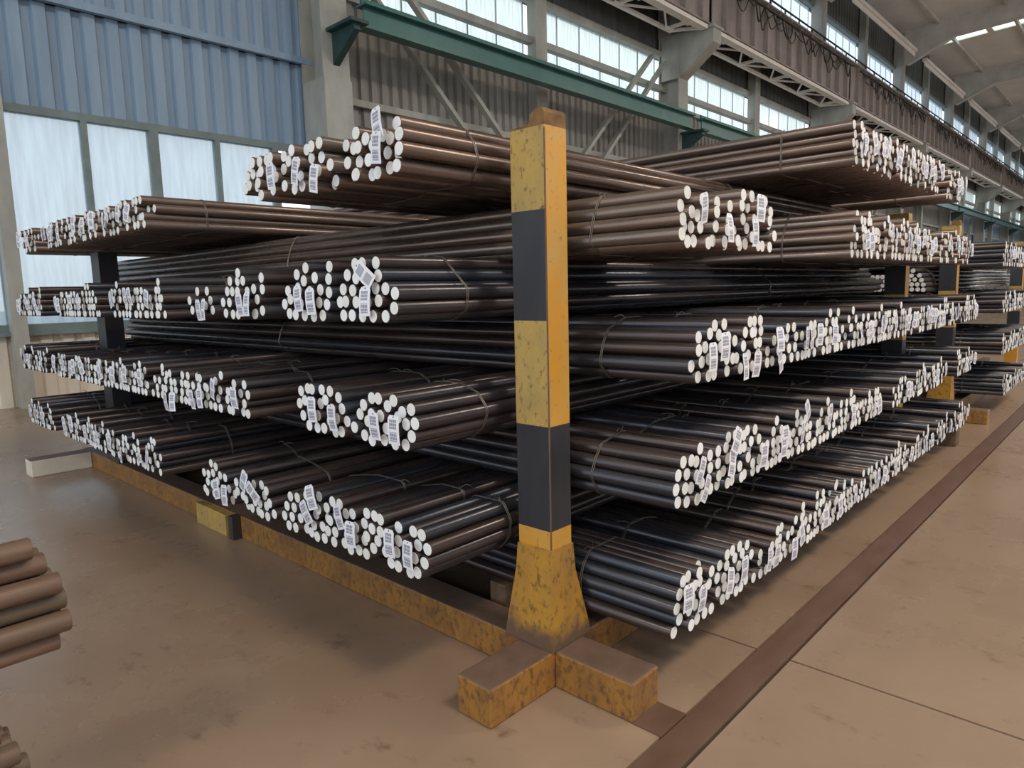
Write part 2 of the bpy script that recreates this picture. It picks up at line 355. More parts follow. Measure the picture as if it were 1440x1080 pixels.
for z0, z1 in ((0, 1.2), (5.4, 7.4), (9.8, 17.5)): fw.box(-22, 118, -16.3, -16, z0, z1)
for k, (z0, z1) in enumerate(((1.2, 5.4), (7.4, 9.8))):  # pane strips added in the unseen wall to let soft frontal light in
    q = MB(); q.box(-22, 118, -16.2, -16.15, z0, z1); struct(q.build('window_%d' % (60+k), M['fibre_high']))
struct(fw.build('wall_front', M['warm_wall']), 'unseen beige sheet wall added behind the camera to bounce warm light', 'wall')
# far end wall
ew = MB(); ew.box(114.9, 115.2, -16, 13.2, 0, 12.5); struct(ew.build('wall_end', M['grey_sheet']), 'distant grey end wall of the workshop', 'wall')

# ---- columns with brackets, teal crane girders, pale trusses
def column(i, x):
    r = empty('steel_column', (x, 12.4, 0))
    b = MB(); b.box(-.3, .3, -.38, -.34, 0, 9.7); b.box(-.3, .3, .34, .38, 0, 9.7); b.box(-.025, .025, -.34, .34, 0, 9.7)
    b.box(-.31, .31, -.42, .36, 0, 5.75); b.build('shaft', M['col'], r)
    b = MB(); b.box(-.32, .32, -.1, .4, 9.7, 16.2); b.build('upper_shaft', M['col'], r)
    b = MB(); b.prism([(.3, 9.66), (-1.55, 9.66), (-1.55, 9.2), (-.38, 8.35), (.3, 8.35)], 'x', -.26, .26); b.box(-.34, .34, -1.6, .36, 9.62, 9.70); b.build('bracket', M['col'], r)
    b = MB(); b.prism([(-.38, 6.62), (-1.12, 6.62), (-1.12, 6.48), (-.38, 6.0)], 'x', -.07, .07); b.box(-.2, .2, -1.22, -.36, 6.58, 6.64); b.build('crane_seat', M['dark_teal'], r)
    return r
for i, x in enumerate(COLX[1:-1]):
    r = column(i, x)
    tag(r, {0: 'steel wall column beyond the left edge among the tall windows', 1: 'dark steel wall column where low windows end, teal girder starting on it',
            2: 'grey steel column with big tapered bracket above the yellow post',
            3: 'steel column beside where two pale trusses meet above top bundles'}.get(i, 'far steel wall column, %s beyond the big tapered bracket column' % ORD[max(i-3, 0)]), 'column', 'columns along the workshop wall')
for i in range(1, len(COLX)-2+1):
    a, b_ = COLX[i], COLX[min(i+1, len(COLX)-1)]
    if a >= 114: break
    where = 'bay %s' % i
    nm = ['beyond the left edge of windows', 'directly above the yellow post', 'on the second bay past the big bracket column'][min(i-1, 2)] if i < 4 else 'in the %s bay beyond the big bracket column' % ORD[i-3]
    if i >= 2:
        g = empty('teal_girder', (a, 11.55, 6.62))
        L_ = b_-a
        q = MB(); q.box(.35, L_-.35, -.012, .012, .03, .42); q.build('web', M['teal'], g)
        q = MB(); q.box(.3, L_-.3, -.14, .14, 0, .03); q.box(.3, L_-.3, -.16, .16, .42, .46); q.build('flange', M['teal'], g)
        q = MB(); q.box(.3, L_-.3, -.03, .03, .46, .56); q.build('rail', M['teal'], g)
        tag(g, ['', '', 'long teal crane girder passing just above the yellow post', 'teal crane girder of the bay right after the big bracket column'][i] if i < 4 else 'distant teal crane girder, %s past the big bracket column' % ORD[i-3], 'girder', 'teal crane girders')
    g = empty('crane_girder', (a, 11.1, 9.7)); L_ = b_-a
    q = MB(); q.box(.1, L_-.1, -.015, .015, .05, 1.7); q.build('web', M['web'], g)
    q = MB(); q.box(.1, L_-.1, -.2, .2, 1.7, 1.75); q.box(.1, L_-.1, -.17, .17, 0, .05); q.build('flange', M['web'], g)
    me = MB(); me.box(-.02, .02, -.17, -.015, .05, 1.7); me = me.mesh('stiffener', M['web'])
    for k in range(12): link('stiffener', me, g, (.8+k*(L_-1.6)/11, 0, 0))
    tag(g, 'deep brown grey crane runway girder ' + (nm if i != 2 else 'on the bay above the yellow post'), 'girder', 'crane runway girders')
    # horizontal truss under the walkway
    t = empty('walkway_truss', (a, 11.1, 9.62)); q = MB(); q.box(.4, L_-.4, -.13, .13, -.06, .06); q.build('chord', M['white_steel'], t)
    q = MB(); q.box(.9, L_-.9, .82, .93, -.05, .05); q.build('chord', M['white_steel'], t)
    N = 4; st = (L_-2.4)/N
    for k in range(N+1):
        x = 1.2+k*st
        q = MB(); q.bar((x, .1, 0), (x, .85, 0), .09); q.box(x-.22, x+.22, .02, .26, -.03, -.01); q.box(x-.22, x+.22, .7, .86, -.03, -.01); q.build('strut', M['white_steel'], t)
        if k < N:
            q = MB(); q.bar((x+.1, .8, 0), (x+st/2, .12, 0), .055); q.build('diagonal', M['white_steel'], t)
            q = MB(); q.bar((x+st/2, .12, 0), (x+st-.1, .8, 0), .055); q.build('diagonal', M['white_steel'], t)
            for u in (.3, .62): q = MB(); q.bar((x+st*u, .85, .1), (x+st*u+.3, .1, 1.2), .03); q.build('hanger', M['dark_steel'], t)
    q = MB(); q.bar((.4, 0, 0), (.95, .86, 0), .09); q.build('strut', M['white_steel'], t); q = MB(); q.bar((L_-.4, 0, 0), (L_-.95, .86, 0), .09); q.build('strut', M['white_steel'], t)
    tag(t, 'pale horizontal lattice truss under the runway ' + (nm if i != 2 else 'on the bay above the yellow post'), 'truss', 'pale walkway trusses')
    # railing on the walkway
    w = empty('walkway_railing', (a, 12.0, 11.5)); q = MB(); q.box(0, L_, -.05, .05, 0, .12); q.build('toe_board', M['dark_steel'], w)
    for z in (.55, 1.1): q = MB(); q.box(0, L_, -.025, .025, z-.025, z+.025); q.build('rail', M['dark_steel'], w)
    me = MB(); me.box(-.025, .025, -.025, .025, 0, 1.1); me = me.mesh('baluster', M['dark_steel'])
    for k in range(9): link('baluster', me, w, (.7+k*1.48, 0, 0))
    q = MB()
    q.box(0, L_, -.9, .9, -.04, 0); q.build('deck', M['dark_steel'], w)
    tag(w, 'dark crane walkway railing ' + (nm if i != 2 else 'on the bay above the yellow post'), 'railing', 'crane walkway railings')
    # cable loops hanging in front of the girder
    f = MB(); n = 14; pts = []
    for k in range(n):
        x0 = .9+k*(L_-1.8)/n; s = (L_-1.8)/n; dp = .35+.25*math.sin(k*2.3+i)
        for u in (0, .15, .35, .5, .65, .85): pts.append((x0+s*u, -.3-.05*math.sin(k+u*3), 1.45-dp*4*u*(1-u)))
    pts.append((L_-.9, -.3, 1.45)); f.tube(pts, .028, 5)
    for k in range(n+1): f.bar((.9+k*(L_-1.8)/n, -.3, 1.42), (.9+k*(L_-1.8)/n, -.02, 1.62), .04)
    pts2 = [(p[0]+.15, p[1]-.06, p[2]-.25-.12*math.sin(p[0]*2.1)) for p in pts[:-6]]; f.tube(pts2, .02, 5)
    f.box(.5, L_-.5, -.33, -.27, 1.42, 1.47)
    f = f.build('festoon_cable', M['dark_steel'], None, (a, 11.1, 9.7))
    tag(f, 'looping power cable hung along the runway girder ' + (nm if i != 2 else 'on the bay above the yellow post').replace('in the ', '').replace('big bracket column', 'bracket column'), 'cable', 'looping crane cables')
    # eaves tie
    e = MB(); e.box(a+1.2, b_-1.0, 11.38, 11.62, 14.72, 14.9); e.box(a+1.2, b_-1.0, 11.48, 11.52, 14.5, 14.72); o = e.build('eaves_beam', M['white_steel'])
    tag(o, 'pale eaves tie beam ' + (nm if i != 2 else 'on the bay above the yellow post'), 'beam', 'eaves tie beams')
# V bracing
def brace(bay, p, q, lab):
    b = MB(); b.bar(p, q, .16, .1); o = b.build('wall_brace', M['col']); tag(o, lab, 'brace', 'diagonal wall braces')
for k, (a, b_, w) in enumerate(((8.1, 21.45, 'behind the yellow post'), (34.8, 48.15, 'two bays past the big bracket column'), (61.5, 74.85, 'in a distant bay above the right-hand racks'))):
    mid = (a+b_)/2+.05
    brace(k, (a+.4, 12.5, 8.6), (mid-.5, 12.5, 3.2), 'grey brace sloping down to the right ' + w)
    brace(k, (a+1.5, 12.42, 8.6), (mid+.35, 12.42, 3.6), 'darker second brace sloping down to the right ' + w)
    brace(k, (b_-1.3, 12.42, 8.9), (mid-.2, 12.42, 3.6), 'darker second brace sloping down to the left ' + w)
    brace(k, (b_-.4, 12.5, 8.9), (mid+.5, 12.5, 3.2), 'grey brace sloping down to the left ' + w)

for lx, ly, lz in LAMPS:  # housings for the added, unseen aisle lamps
    r = empty('added_aisle_lamp', (lx, ly, lz)); q = MB(); n = 16; vs = []
    for z, rr in ((.04, 1.35), (.5, .6), (.6, .2)): vs += [(rr*math.cos(2*math.pi*j/n), rr*math.sin(2*math.pi*j/n), z) for j in range(n)]
    q.add(vs, [(i*n+j, i*n+(j+1) % n, (i+1)*n+(j+1) % n, (i+1)*n+j) for i in range(2) for j in range(n)], 0, True); q.add(vs[2*n:], [tuple(range(n))]); q.build('reflector', M['col'], r)
    q = MB(); q.tube([(0, 0, .55), (0, 0, 4.3)], .03, 6); q.build('rod', M['dark_steel'], r)
    tag(r, 'added unseen round lamp over the aisle, %s of the row counted from the gate end' % ['first','second','third','fourth','fifth','sixth','seventh','eighth','ninth'][LAMPS.index((lx, ly, lz))], 'lamp', 'added unseen lamps over the aisle')
# ---- roof
roof = empty('ceiling', (0, 0, 16)); struct(roof, 'pale sheet roof high above with skylight strip', 'roof')
SL = .045
def roof_panel(x0, x1, y0, y1, m, name, dz=0):
    z = lambda y: .45+(12.9-y)*SL+dz
    b = MB(); b.add([(x0, y0, z(y0)), (x1, y0, z(y0)), (x1, y1, z(y1)), (x0, y1, z(y1)), (x0, y0, z(y0)+.08), (x1, y0, z(y0)+.08), (x1, y1, z(y1)+.08), (x0, y1, z(y1)+.08)],
                    [(0, 3, 2, 1), (4, 5, 6, 7), (0, 1, 5, 4), (1, 2, 6, 5), (2, 3, 7, 6), (3, 0, 4, 7)])
    return b.build(name, M[m], roof)
for i in range(len(COLX)-1):
    a, b_ = COLX[i], COLX[i+1]
    if i in (1, 3, 5, 9):
        roof_panel(a, a+4.2, -12, 13.2, 'roof', 'roof_sheet'); roof_panel(a+5.1, b_, -12, 13.2, 'roof', 'roof_sheet')
        y = 11.8
        roof_panel(a+4.2, a+5.1, 11.8, 13.2, 'roof', 'roof_sheet')
        while y > -12:
            roof_panel(a+4.2, a+5.1, max(y-2.8, -12), y, 'skylight', 'skylight'); roof_panel(a+4.2, a+5.1, max(y-3.1, -12.2), y-2.8, 'roof', 'roof_sheet'); y -= 3.1
    else: roof_panel(a, b_, -12, 13.2, 'roof', 'roof_sheet')
me = None
for i, x in enumerate(COLX):
    r = empty('roof_rafter', (x, 0, 0))
    q = MB(); q.prism([(12.6, 16.4), (-12, 17.5), (-12, 16.6), (9.6, 15.5), (12.1, 14.4), (12.6, 14.4)], 'x', -.02, .02); q.build('web', M['rafter'], r)
    q = MB(); q.prism([(12.1, 14.4), (12.1, 14.36), (9.6, 15.46), (-12, 16.56), (-12, 16.6), (9.6, 15.5)], 'x', -.22, .22); q.build('flange', M['rafter'], r)
    tag(r, 'deep grey roof rafter over the ' + ['bay end behind the camera side', 'left windows edge', 'first wall column', 'big tapered bracket column', 'column where two pale trusses meet', 'second column past that meeting of trusses', 'third column past the truss meeting', 'fourth column past the truss meeting', 'fifth column past the truss meeting', 'sixth column past the truss meeting', 'far end wall'][i], 'rafter', 'roof rafters')
for k in range(7):
    y = 10.6-3.2*k; z = 16.45+(12.9-y)*SL-.16
    b = MB(); b.box(X0, X1, y-.07, y+.07, z-.1, z+.1); struct(b.build('trim_%d' % (50+k), M['rafter']))


EXPL={"L3":[[[2339,1724],[2282,1727],[2209,1722],[2402,1679],[2194,1680],[2436,1623],[2364,1624],[2216,1621],[2156,1620],[2085,1602],[2462,1572],[2402,1574],[2332,1571],[2191,1578],[2092,1547],[2432,1518],[2364,1519],[2293,1516],[2222,1516],[2158,1516],[2287,1671],[2289,1623],[2340,1676],[2260,1573]],[[2709,1731],[2554,1731],[2783,1694],[2710,1676],[2623,1672],[2549,1681],[2902,1625],[2813,1637],[2607,1625],[2546,1626],[2850,1587],[2899,1566],[2617,1575],[2563,1569],[2858,1524],[2794,1520],[2731,1516],[2663,1509],[2595,1517],[2755,1620],[2682,1619],[2769,1567],[2689,1566]],[[3322,1727],[3441,1683],[3354,1685],[3283,1683],[3477,1633],[3401,1631],[3190,1640],[3513,1578],[3443,1577],[3153,1590],[3489,1523],[3419,1517],[3338,1517],[3260,1517],[3176,1522],[3087,1688],[3099,1639],[3101,1537],[3329,1630],[3264,1629],[3347,1574],[3264,1573]],[[3819,1639],[3712,1639],[3898,1587],[3667,1590],[3878,1538],[3634,1539],[3841,1493],[3761,1501],[3816,1562],[3738,1562]]],"L2":[[[2218,1217],[2115,1217],[2274,1189],[2318,1163],[2182,1171],[2104,1164],[2037,1167],[2365,1115],[2208,1128],[2321,1093],[2062,1118],[1998,1118],[2388,1062],[2332,1034],[2017,1072],[2273,1016],[2211,1028],[2140,1020],[2075,1027],[2266,1107],[2269,1064],[2133,1115],[2137,1066],[2181,1078]],[[2567,1220],[2644,1216],[2692,1197],[2755,1192],[2815,1176],[2607,1169],[2528,1174],[2828,1119],[2772,1137],[2650,1134],[2489,1132],[2804,1066],[2673,1083],[2516,1084],[2468,1075],[2753,1026],[2683,1024],[2625,1029],[2496,1029],[2557,1014],[2726,1129],[2724,1081],[2565,1105],[2570,1059]]],"L1":[[[2147,683],[2057,686],[1999,687],[2159,625],[2029,638],[1970,637],[2045,584],[1979,583],[2020,537],[2193,529],[2135,535],[2082,520],[2168,578],[2240,561],[2199,623],[2087,613],[2101,566]],[[2340,708],[2290,722],[2274,694],[2376,658],[2301,663],[2258,656],[2420,629],[2339,611],[2275,607],[2395,574],[2312,564],[2427,522],[2372,520],[2454,677],[2521,673],[2483,516],[2523,527],[2491,570],[2445,573]],[[2613,719],[2544,722],[2650,667],[2721,725],[2720,671],[2847,672],[2911,660],[2963,658],[2991,608],[2932,608],[3018,555],[2950,562],[2897,563],[2744,618],[2673,608],[2617,616],[2769,565],[2710,563],[2641,565],[2581,571],[2977,508],[2929,510],[2872,511],[2804,515],[2738,513],[2678,518],[2608,518],[2831,628],[2813,581],[2565,650]],[[3507,635],[3448,686],[3528,570],[3311,656],[3262,650],[3197,642],[3465,543],[3409,538],[3233,598],[3172,584],[3453,489],[3391,487],[3335,539],[3272,545],[3214,539],[3147,531],[3322,484],[3255,487],[3198,483],[3408,608],[3345,600]],[[3811,685],[3765,675],[3917,620],[3855,622],[3801,631],[3739,629],[3670,628],[3899,567],[3932,519],[3768,579],[3631,572],[3846,521],[3582,532],[3863,473],[3814,466],[3734,477],[3595,475],[3670,473],[3679,545],[3770,528]]],"L4":[[[2073,2212],[2298,2215],[2047,2168],[2216,2165],[2098,2160],[2348,2165],[2291,2160],[2024,2111],[2070,2112],[2395,2117],[2310,2112],[2261,2108],[2201,2116],[2360,2067],[2298,2059],[2229,2063],[2173,2052],[2052,2060],[2136,2106],[2139,2075],[2188,2145],[2159,2154]],[[2691,2216],[2738,2219],[2548,2218],[2487,2205],[2595,2208],[2556,2169],[2645,2170],[2788,2176],[2519,2127],[2462,2116],[2618,2113],[2496,2062],[2816,2075],[2747,2067],[2686,2060],[2725,2149],[2600,2082],[2737,2110],[2555,2118]],[[2948,2217],[2878,2214],[2880,2166],[2990,2173],[3015,2227],[3030,2182],[3066,2218],[3103,2200],[3092,2159],[3140,2181],[3164,2144],[3116,2114],[3047,2122],[2989,2123],[2932,2131],[2970,2089],[3045,2079],[3173,2194],[3214,2159],[3211,2126]]],"R3":[[[2561,1460],[2669,1464],[2512,1416],[2598,1405],[2446,1405],[2419,1359],[2491,1364],[2406,1299],[2448,1308],[2451,1251],[2502,1251],[2568,1247],[2676,1411],[2517,1316],[2562,1341],[2622,1357],[2698,1250],[2721,1300],[2781,1291],[2656,1304]],[[2759,1371],[2813,1346],[2839,1402],[2873,1458],[2929,1456],[2986,1457],[2901,1400],[2956,1401],[3006,1405],[2872,1354],[2929,1350],[2990,1349],[2892,1299],[3012,1300],[2807,1245],[2922,1242],[2960,1222],[2860,1232]]],"R2":[[[2451,973],[2323,938],[2384,932],[2289,891],[2360,883],[2266,844],[2330,834],[2394,819],[2301,783],[2370,769],[2415,771],[2481,762],[2441,923],[2442,866],[2465,810],[2518,783]],[[2722,986],[2776,989],[2883,987],[2673,932],[2872,906],[2874,945],[2552,916],[2606,918],[2805,902],[2616,870],[2561,870],[2696,880],[2625,830],[2677,827],[2795,822],[2802,779],[2763,772],[2650,777],[2709,771],[2747,870],[2740,825]]],"R1":[[[2323,483],[2379,486],[2426,501],[2490,496],[2487,440],[2556,429],[2423,442],[2558,370],[2307,432],[2283,384],[2287,312],[2278,279],[2381,259],[2442,252],[2564,261],[2441,308],[2417,377],[2366,413],[2368,331],[2492,355],[2502,266]],[[2664,423],[2687,474],[2755,472],[2816,465],[2912,436],[2788,419],[2854,415],[2944,384],[2820,368],[2699,379],[2625,375],[2695,360],[2643,306],[2814,308],[2790,255],[2684,247],[2733,246],[2701,314],[2753,296],[2888,275],[2852,262],[2895,332]]],"R4":[[[2343,1897],[2314,1841],[2319,1788],[2367,1825],[2418,1824],[2359,1769],[2406,1773],[2454,1779],[2490,1770],[2355,1932],[2376,1877],[2444,1910],[2474,1824],[2515,1876],[2452,1865]],[[2574,1886],[2598,1918],[2579,1829],[2577,1788],[2631,1773],[2686,1768],[2736,1780],[2675,1823],[2797,1826],[2829,1874],[2746,1869],[2719,1920],[2776,1924],[2658,1878]],[[2807,1969],[2876,1964],[2909,1934],[2976,1924],[2951,1881],[2792,1764],[2847,1773],[2946,1806],[2994,1770],[2900,1841],[3061,1958],[3089,1912],[3053,1879],[3112,1863],[3081,1819],[3120,1823],[3054,1772],[3108,1774]]]}
FILL={"L1":[[6952,7697],[6087,6952],[5568,6050],[5085,5568],[4540,5085]],"L2":[[7298,7734],[6835,7274],[6260,6835],[5742,6203],[5316,5725],[4857,5301],[4583,4844],[4181,4535],[3753,4170],[3292,3727]],"L3":[[6829,7656],[5906,6379],[5469,5888],[4743,5176],[4274,4743]],"L4":[[6847,7414],[6383,6847],[5900,6383],[5426,5900],[4943,5426],[4464,4879]],"R1":[[2944,3125],[3134,3388],[3416,3717],[3717,3963],[3963,4425],[4495,4813],[4813,5241],[5259,5650],[5820,6334],[6541,7019],[7019,7698]],"R2":[[2854,3056],[3064,3298],[3342,3690],[3690,4072],[4084,4476],[4504,4898],[5169,5583],[5726,6124],[6124,6677],[7136,7824]],"R3":[[3055,3249],[3249,3461],[3461,3758],[3758,4107],[4180,4637],[4651,5144],[5161,5605],[5727,6187],[6234,6739],[6739,7257],[7257,7846]],"R4":[[4238,4610],[4638,5053],[5086,5550],[5550,6066],[6342,6854],[6854,7408]],"R5":[[4183,4480],[4494,4798],[4798,5154],[5154,5635],[5655,6174],[6540,7121]]}
TAGS=[["L",2238,1574,0],["L",2238,1679,50],["L",2715,1590,5],["L",2631,1577,3],["L",3264,1565,3],["L",3191,1568,0],["L",3738,1540,0],["L",3668,1544,0],["L",4827,1625,0],["L",4739,1624,2],["L",4446,1607,-20],["L",2220,1089,0],["L",2085,1091,0],["L",2663,1112,3],["L",2510,1091,4],["L",4306,997,0],["L",4198,1006,4],["L",3931,1043,3],["L",3825,1060,5],["L",3411,1097,-3],["L",2157,628,3],["L",2043,607,0],["L",2427,603,0],["L",2501,665,18],["L",2716,709,18],["L",2774,628,32],["L",3704,569,15],["L",3603,552,5],["L",3280,631,42],["L",3357,673,-25],["L",4858,567,-75],["L",5201,541,5],["L",2107,2209,8],["L",2110,2124,-8],["L",2678,2116,-15],["L",2545,2071,-12],["L",2886,2123,0],["R",2489,1328,0],["R",2584,1362,2],["R",2770,1265,0],["R",2882,1264,-3],["R",3128,1354,0],["R",3151,1255,15],["R",3469,1338,0],["R",3879,1330,-5],["R",4332,1294,0],["R",2397,896,-20],["R",2434,817,-25],["R",2710,961,-30],["R",2674,868,-18],["R",2980,846,0],["R",3502,974,30],["R",3435,877,0],["R",3826,908,0],["R",4236,848,-4],["R",2313,407,0],["R",2429,366,-5],["R",2813,367,0],["R",2668,360,-18],["R",3157,320,0],["R",3066,331,-15],["R",3399,283,0],["R",3471,337,15],["R",2398,1885,12],["R",2609,1824,0],["R",2852,1816,3],["R",2895,1919,-3],["R",4334,1841,15],["R",4415,1831,10]]
# ================================================================ RACKS
XL, YR, RB, LEN = 1.60, 1.28, .0275, 6.05
ZB = {'R1': .262, 'L1': .514, 'R2': .770, 'L2': 1.020, 'R3': 1.250, 'L3': 1.512, 'R4': 1.765, 'L4': 2.050, 'R5': 2.272}
ZT = {'R1': .459, 'L1': .700, 'R2': .965, 'L2': 1.195, 'R3': 1.445, 'L3': 1.72, 'R4': 1.99, 'L4': 2.212, 'R5': 2.48}

def beam_box(parent, x0, x1, y0, y1, z0=0.0, z1=.155, m='beam_yellow', name='base_beam'):
    b = MB(); b.box(x0, x1, y0, y1, z0, z1, 0, 1)
    return bevel(b.build(name, [M[m], M['beam_top']], parent), .008)
BANDS = [(.155, .655, 'y'), (.655, 1.075, 'k'), (1.075, 1.485, 'p'), (1.485, 1.90, 'k'), (1.90, 2.20, 'p'), (2.20, 2.262, 'r')]
def post(parent, x0, y0, w=.128, d=.17, flare=True, top=2.262, dark=False):
    r = empty('post', (x0, y0, 0)); r.parent = parent
    s = .006
    for z0, z1, k in BANDS:
        z1 = min(z1, top)
        if z0 >= top: continue
        b = MB()
        # the side facing the near end has its own paint: yellow where the flat flange is bare
        mk = {'y': ('yellow', 'yellow'), 'k': ('black_paint', 'black_paint'), 'p': ('pale_yellow', 'yellow'), 'r': ('rust_cap', 'rust_cap')}[k]
        side = mk[1] if not (k == 'k' and z0 > 1.2) else 'yellow'
        if dark: mk = ('black_paint',)*2; side = 'black_paint'
        zz0 = z0 + (.0 if k != 'r' else 0)
        # hollow box section drawn as a rolled joist: two flanges and recessed web
        if k == 'r': b.prism([(0, 2.2), (d, 2.2), (d, 2.205), (d*.45, 2.212), (d*.40, 2.245), (d*.25, 2.262), (d*.05, 2.262), (0, 2.245)], 'x', 0, w, 0)
        else: b.prism([(0, 0), (w*.32, 0), (w, 0), (w, d), (0, d)], 'z', zz0, z1, 0)
        for fi in range(len(b.mi)): pass
        # faces: 2.. are sides; those with y==0 use the second paint
        for fi, f in enumerate(b.f):
            if all(abs(b.v[v][1]) < 1e-6 for v in f): b.mi[fi] = 1
        o = b.build('paint_band', [M[mk[0]], M[side]], r); o['label'] = 'dark section' if dark else {'y': 'yellow painted band', 'k': 'black painted band', 'p': 'yellow painted band', 'r': 'rusty brown post head'}[k]
    # rough rusty edge where the flange meets the web
    b = MB(); b.box(-.001, .005, -.001, .003, .58, min(top, 2.19)); b.build('corner_seam', M['beam_top'], r)
    if flare:
        b = MB(); b.prism([(0, .157), (d+.085, .157), (d+.012, .47), (d+.0, .58), (0, .58)], 'x', -.010, .0)
        b.build('gusset', M['foot'], r)
        b = MB(); b.prism([(-.010, .157), (w+.115, .157), (w+.012, .47), (w, .58), (-.010, .58)], 'y', -.010, .0); b.build('gusset', M['foot'], r)
    return r
def rack(dx, lab, near):
    r = empty('storage_rack', (2.1+dx, 1.78, 0)); tag(r, lab, 'rack')
    def B(*a, **k):
        o = beam_box(r, *[v for v in a], **k); o.location = (-2.1-dx, -1.78, 0); return o
    x = dx
    B(1.65+x, 2.21+x, 1.69, 1.87); B(2.02+x, 2.20+x, 1.32, 1.69)
    B(2.21+x, 7.0+x, 1.70, 1.86, m='beam_yellow'); B(2.02+x, 2.19+x, 1.87, 7.75, m='beam_yellow')
    B(1.52+x, 2.02+x, 7.50, 7.70, m='tan_wall'); B(7.72+x, 7.88+x, 1.36, 1.62, m='timber')
    B(2.19+x, 7.0+x, 6.9, 7.06); B(7.0+x, 7.18+x, 1.7, 7.0)
    if near:
        b = MB(); b.box(1.965, 2.02, 4.52, 4.98, .0, .15); o = bevel(b.build('clamp_plate', M['pale_yellow'], r)); o.location = (-2.1-dx, -1.78, 0); o['label'] = 'bright yellow plate on the dull base beam'
        b = MB(); b.box(1.96, 2.02, 4.40, 4.46, .0, .16); o = b.build('rib', M['dark_steel'], r); o.location = (-2.1-dx, -1.78, 0)
    for yy in (2.15, 4.3, 6.4):
        b = MB(); b.box(2.22+x, 7.6+x, yy, yy+.1, .0, .234); o = b.build('sleeper', M['timber'], r); o.location = (-2.1-dx, -1.78, 0)
    p = post(r, 2.012+x, 1.692); p.location = (2.012-2.1, 1.692-1.78, 0); p['label'] = 'near corner post with yellow and black bands'
    p = post(r, 0, 0, flare=False, top=2.02, d=.2, w=.15, dark=True); p.location = (2.012-2.1, 6.70-1.78, 0);  # one dark tone all over, without bands
    p = post(r, 0, 0, flare=False, top=2.2); p.location = (6.99-2.1, 1.692-1.78, 0)
    p = post(r, 0, 0, flare=False, top=2.2); p.location = (6.99-2.1, 6.70-1.78, 0)
    return r
rack(0, 'main yellow and black banded rack standing on crossed yellow base beams', True)
rack(7.09, 'second yellow rack standing beyond the right end of the main one', False)

# ---- shared meshes
def bar_mesh(n=14, L=LEN, m='bar'):
    b = MB(); c = RB*.12
    prof = [(0, RB-c), (c*.8, RB), (L-c*.8, RB), (L, RB-c)]
    vs = []
    for x, r in prof: vs += [(x, r*math.cos(2*math.pi*(j+.5)/n), r*math.sin(2*math.pi*(j+.5)/n)) for j in range(n)]
    fs = [(i*n+j, (i+1)*n+j, (i+1)*n+(j+1) % n, i*n+(j+1) % n) for i in range(3) for j in range(n)]
    b.add(vs, fs, 0, True); b.add(vs[:n], [tuple(range(n))]); b.add(vs[3*n:], [tuple(range(n))[::-1]])
    return b.mesh('bar', M[m])
BAR = bar_mesh(); BARB = bar_mesh(m='bar_bronze'); BARR = bar_mesh(20, 2.2, 'bar_rust')
def cap_mesh(n=14):
    b = MB(); r = RB*.86; vs = [(-.0012, r*math.cos(2*math.pi*j/n), r*math.sin(2*math.pi*j/n)) for j in range(n)] + [(.0008, r*1.03*math.cos(2*math.pi*j/n), r*1.03*math.sin(2*math.pi*j/n)) for j in range(n)]
    b.add(vs, [tuple(range(n))] + [(j, n+j, n+(j+1) % n, (j+1) % n) for j in range(n)])
    return b.mesh('painted_end', M['paint_end'])
CAP = cap_mesh()
def tag_mesh(w=.064, h=.112):
    b = MB(); n = 5; vs = []
    pts = [(-w/2, -h/2), (w/2, -h/2), (w/2, h/2-.012), (w/2-.010, h/2), (-w/2+.010, h/2), (-w/2, h/2-.012)]
    # gently bowed card
    f = lambda y, z: -.004*math.cos(z/h*math.pi)
    rows = [-h/2, -h/4, 0, h/4, h/2-.012]
    for z in rows: vs += [(f(0, z), -w/2, z), (f(0, z), w/2, z)]
    vs += [(f(0, h/2), -w/2+.01, h/2), (f(0, h/2), w/2-.01, h/2)]
    k = len(vs); vs += [(x+.0012, y, z) for x, y, z in vs]
    fs = []
    for i in range(5): fs.append((2*i, 2*i+2, 2*i+3, 2*i+1)); fs.append((k+2*i, k+2*i+1, k+2*i+3, k+2*i+2))
    for i in range(5): fs.append((2*i, k+2*i, k+2*i+2, 2*i+2)); fs.append((2*i+1, 2*i+3, k+2*i+3, k+2*i+1))
    fs += [(0, 1, k+1, k), (10, k+10, k+11, 11)]
    b.add(vs, fs); return b.mesh('label_tag', M['tag'])
TAG = tag_mesh()

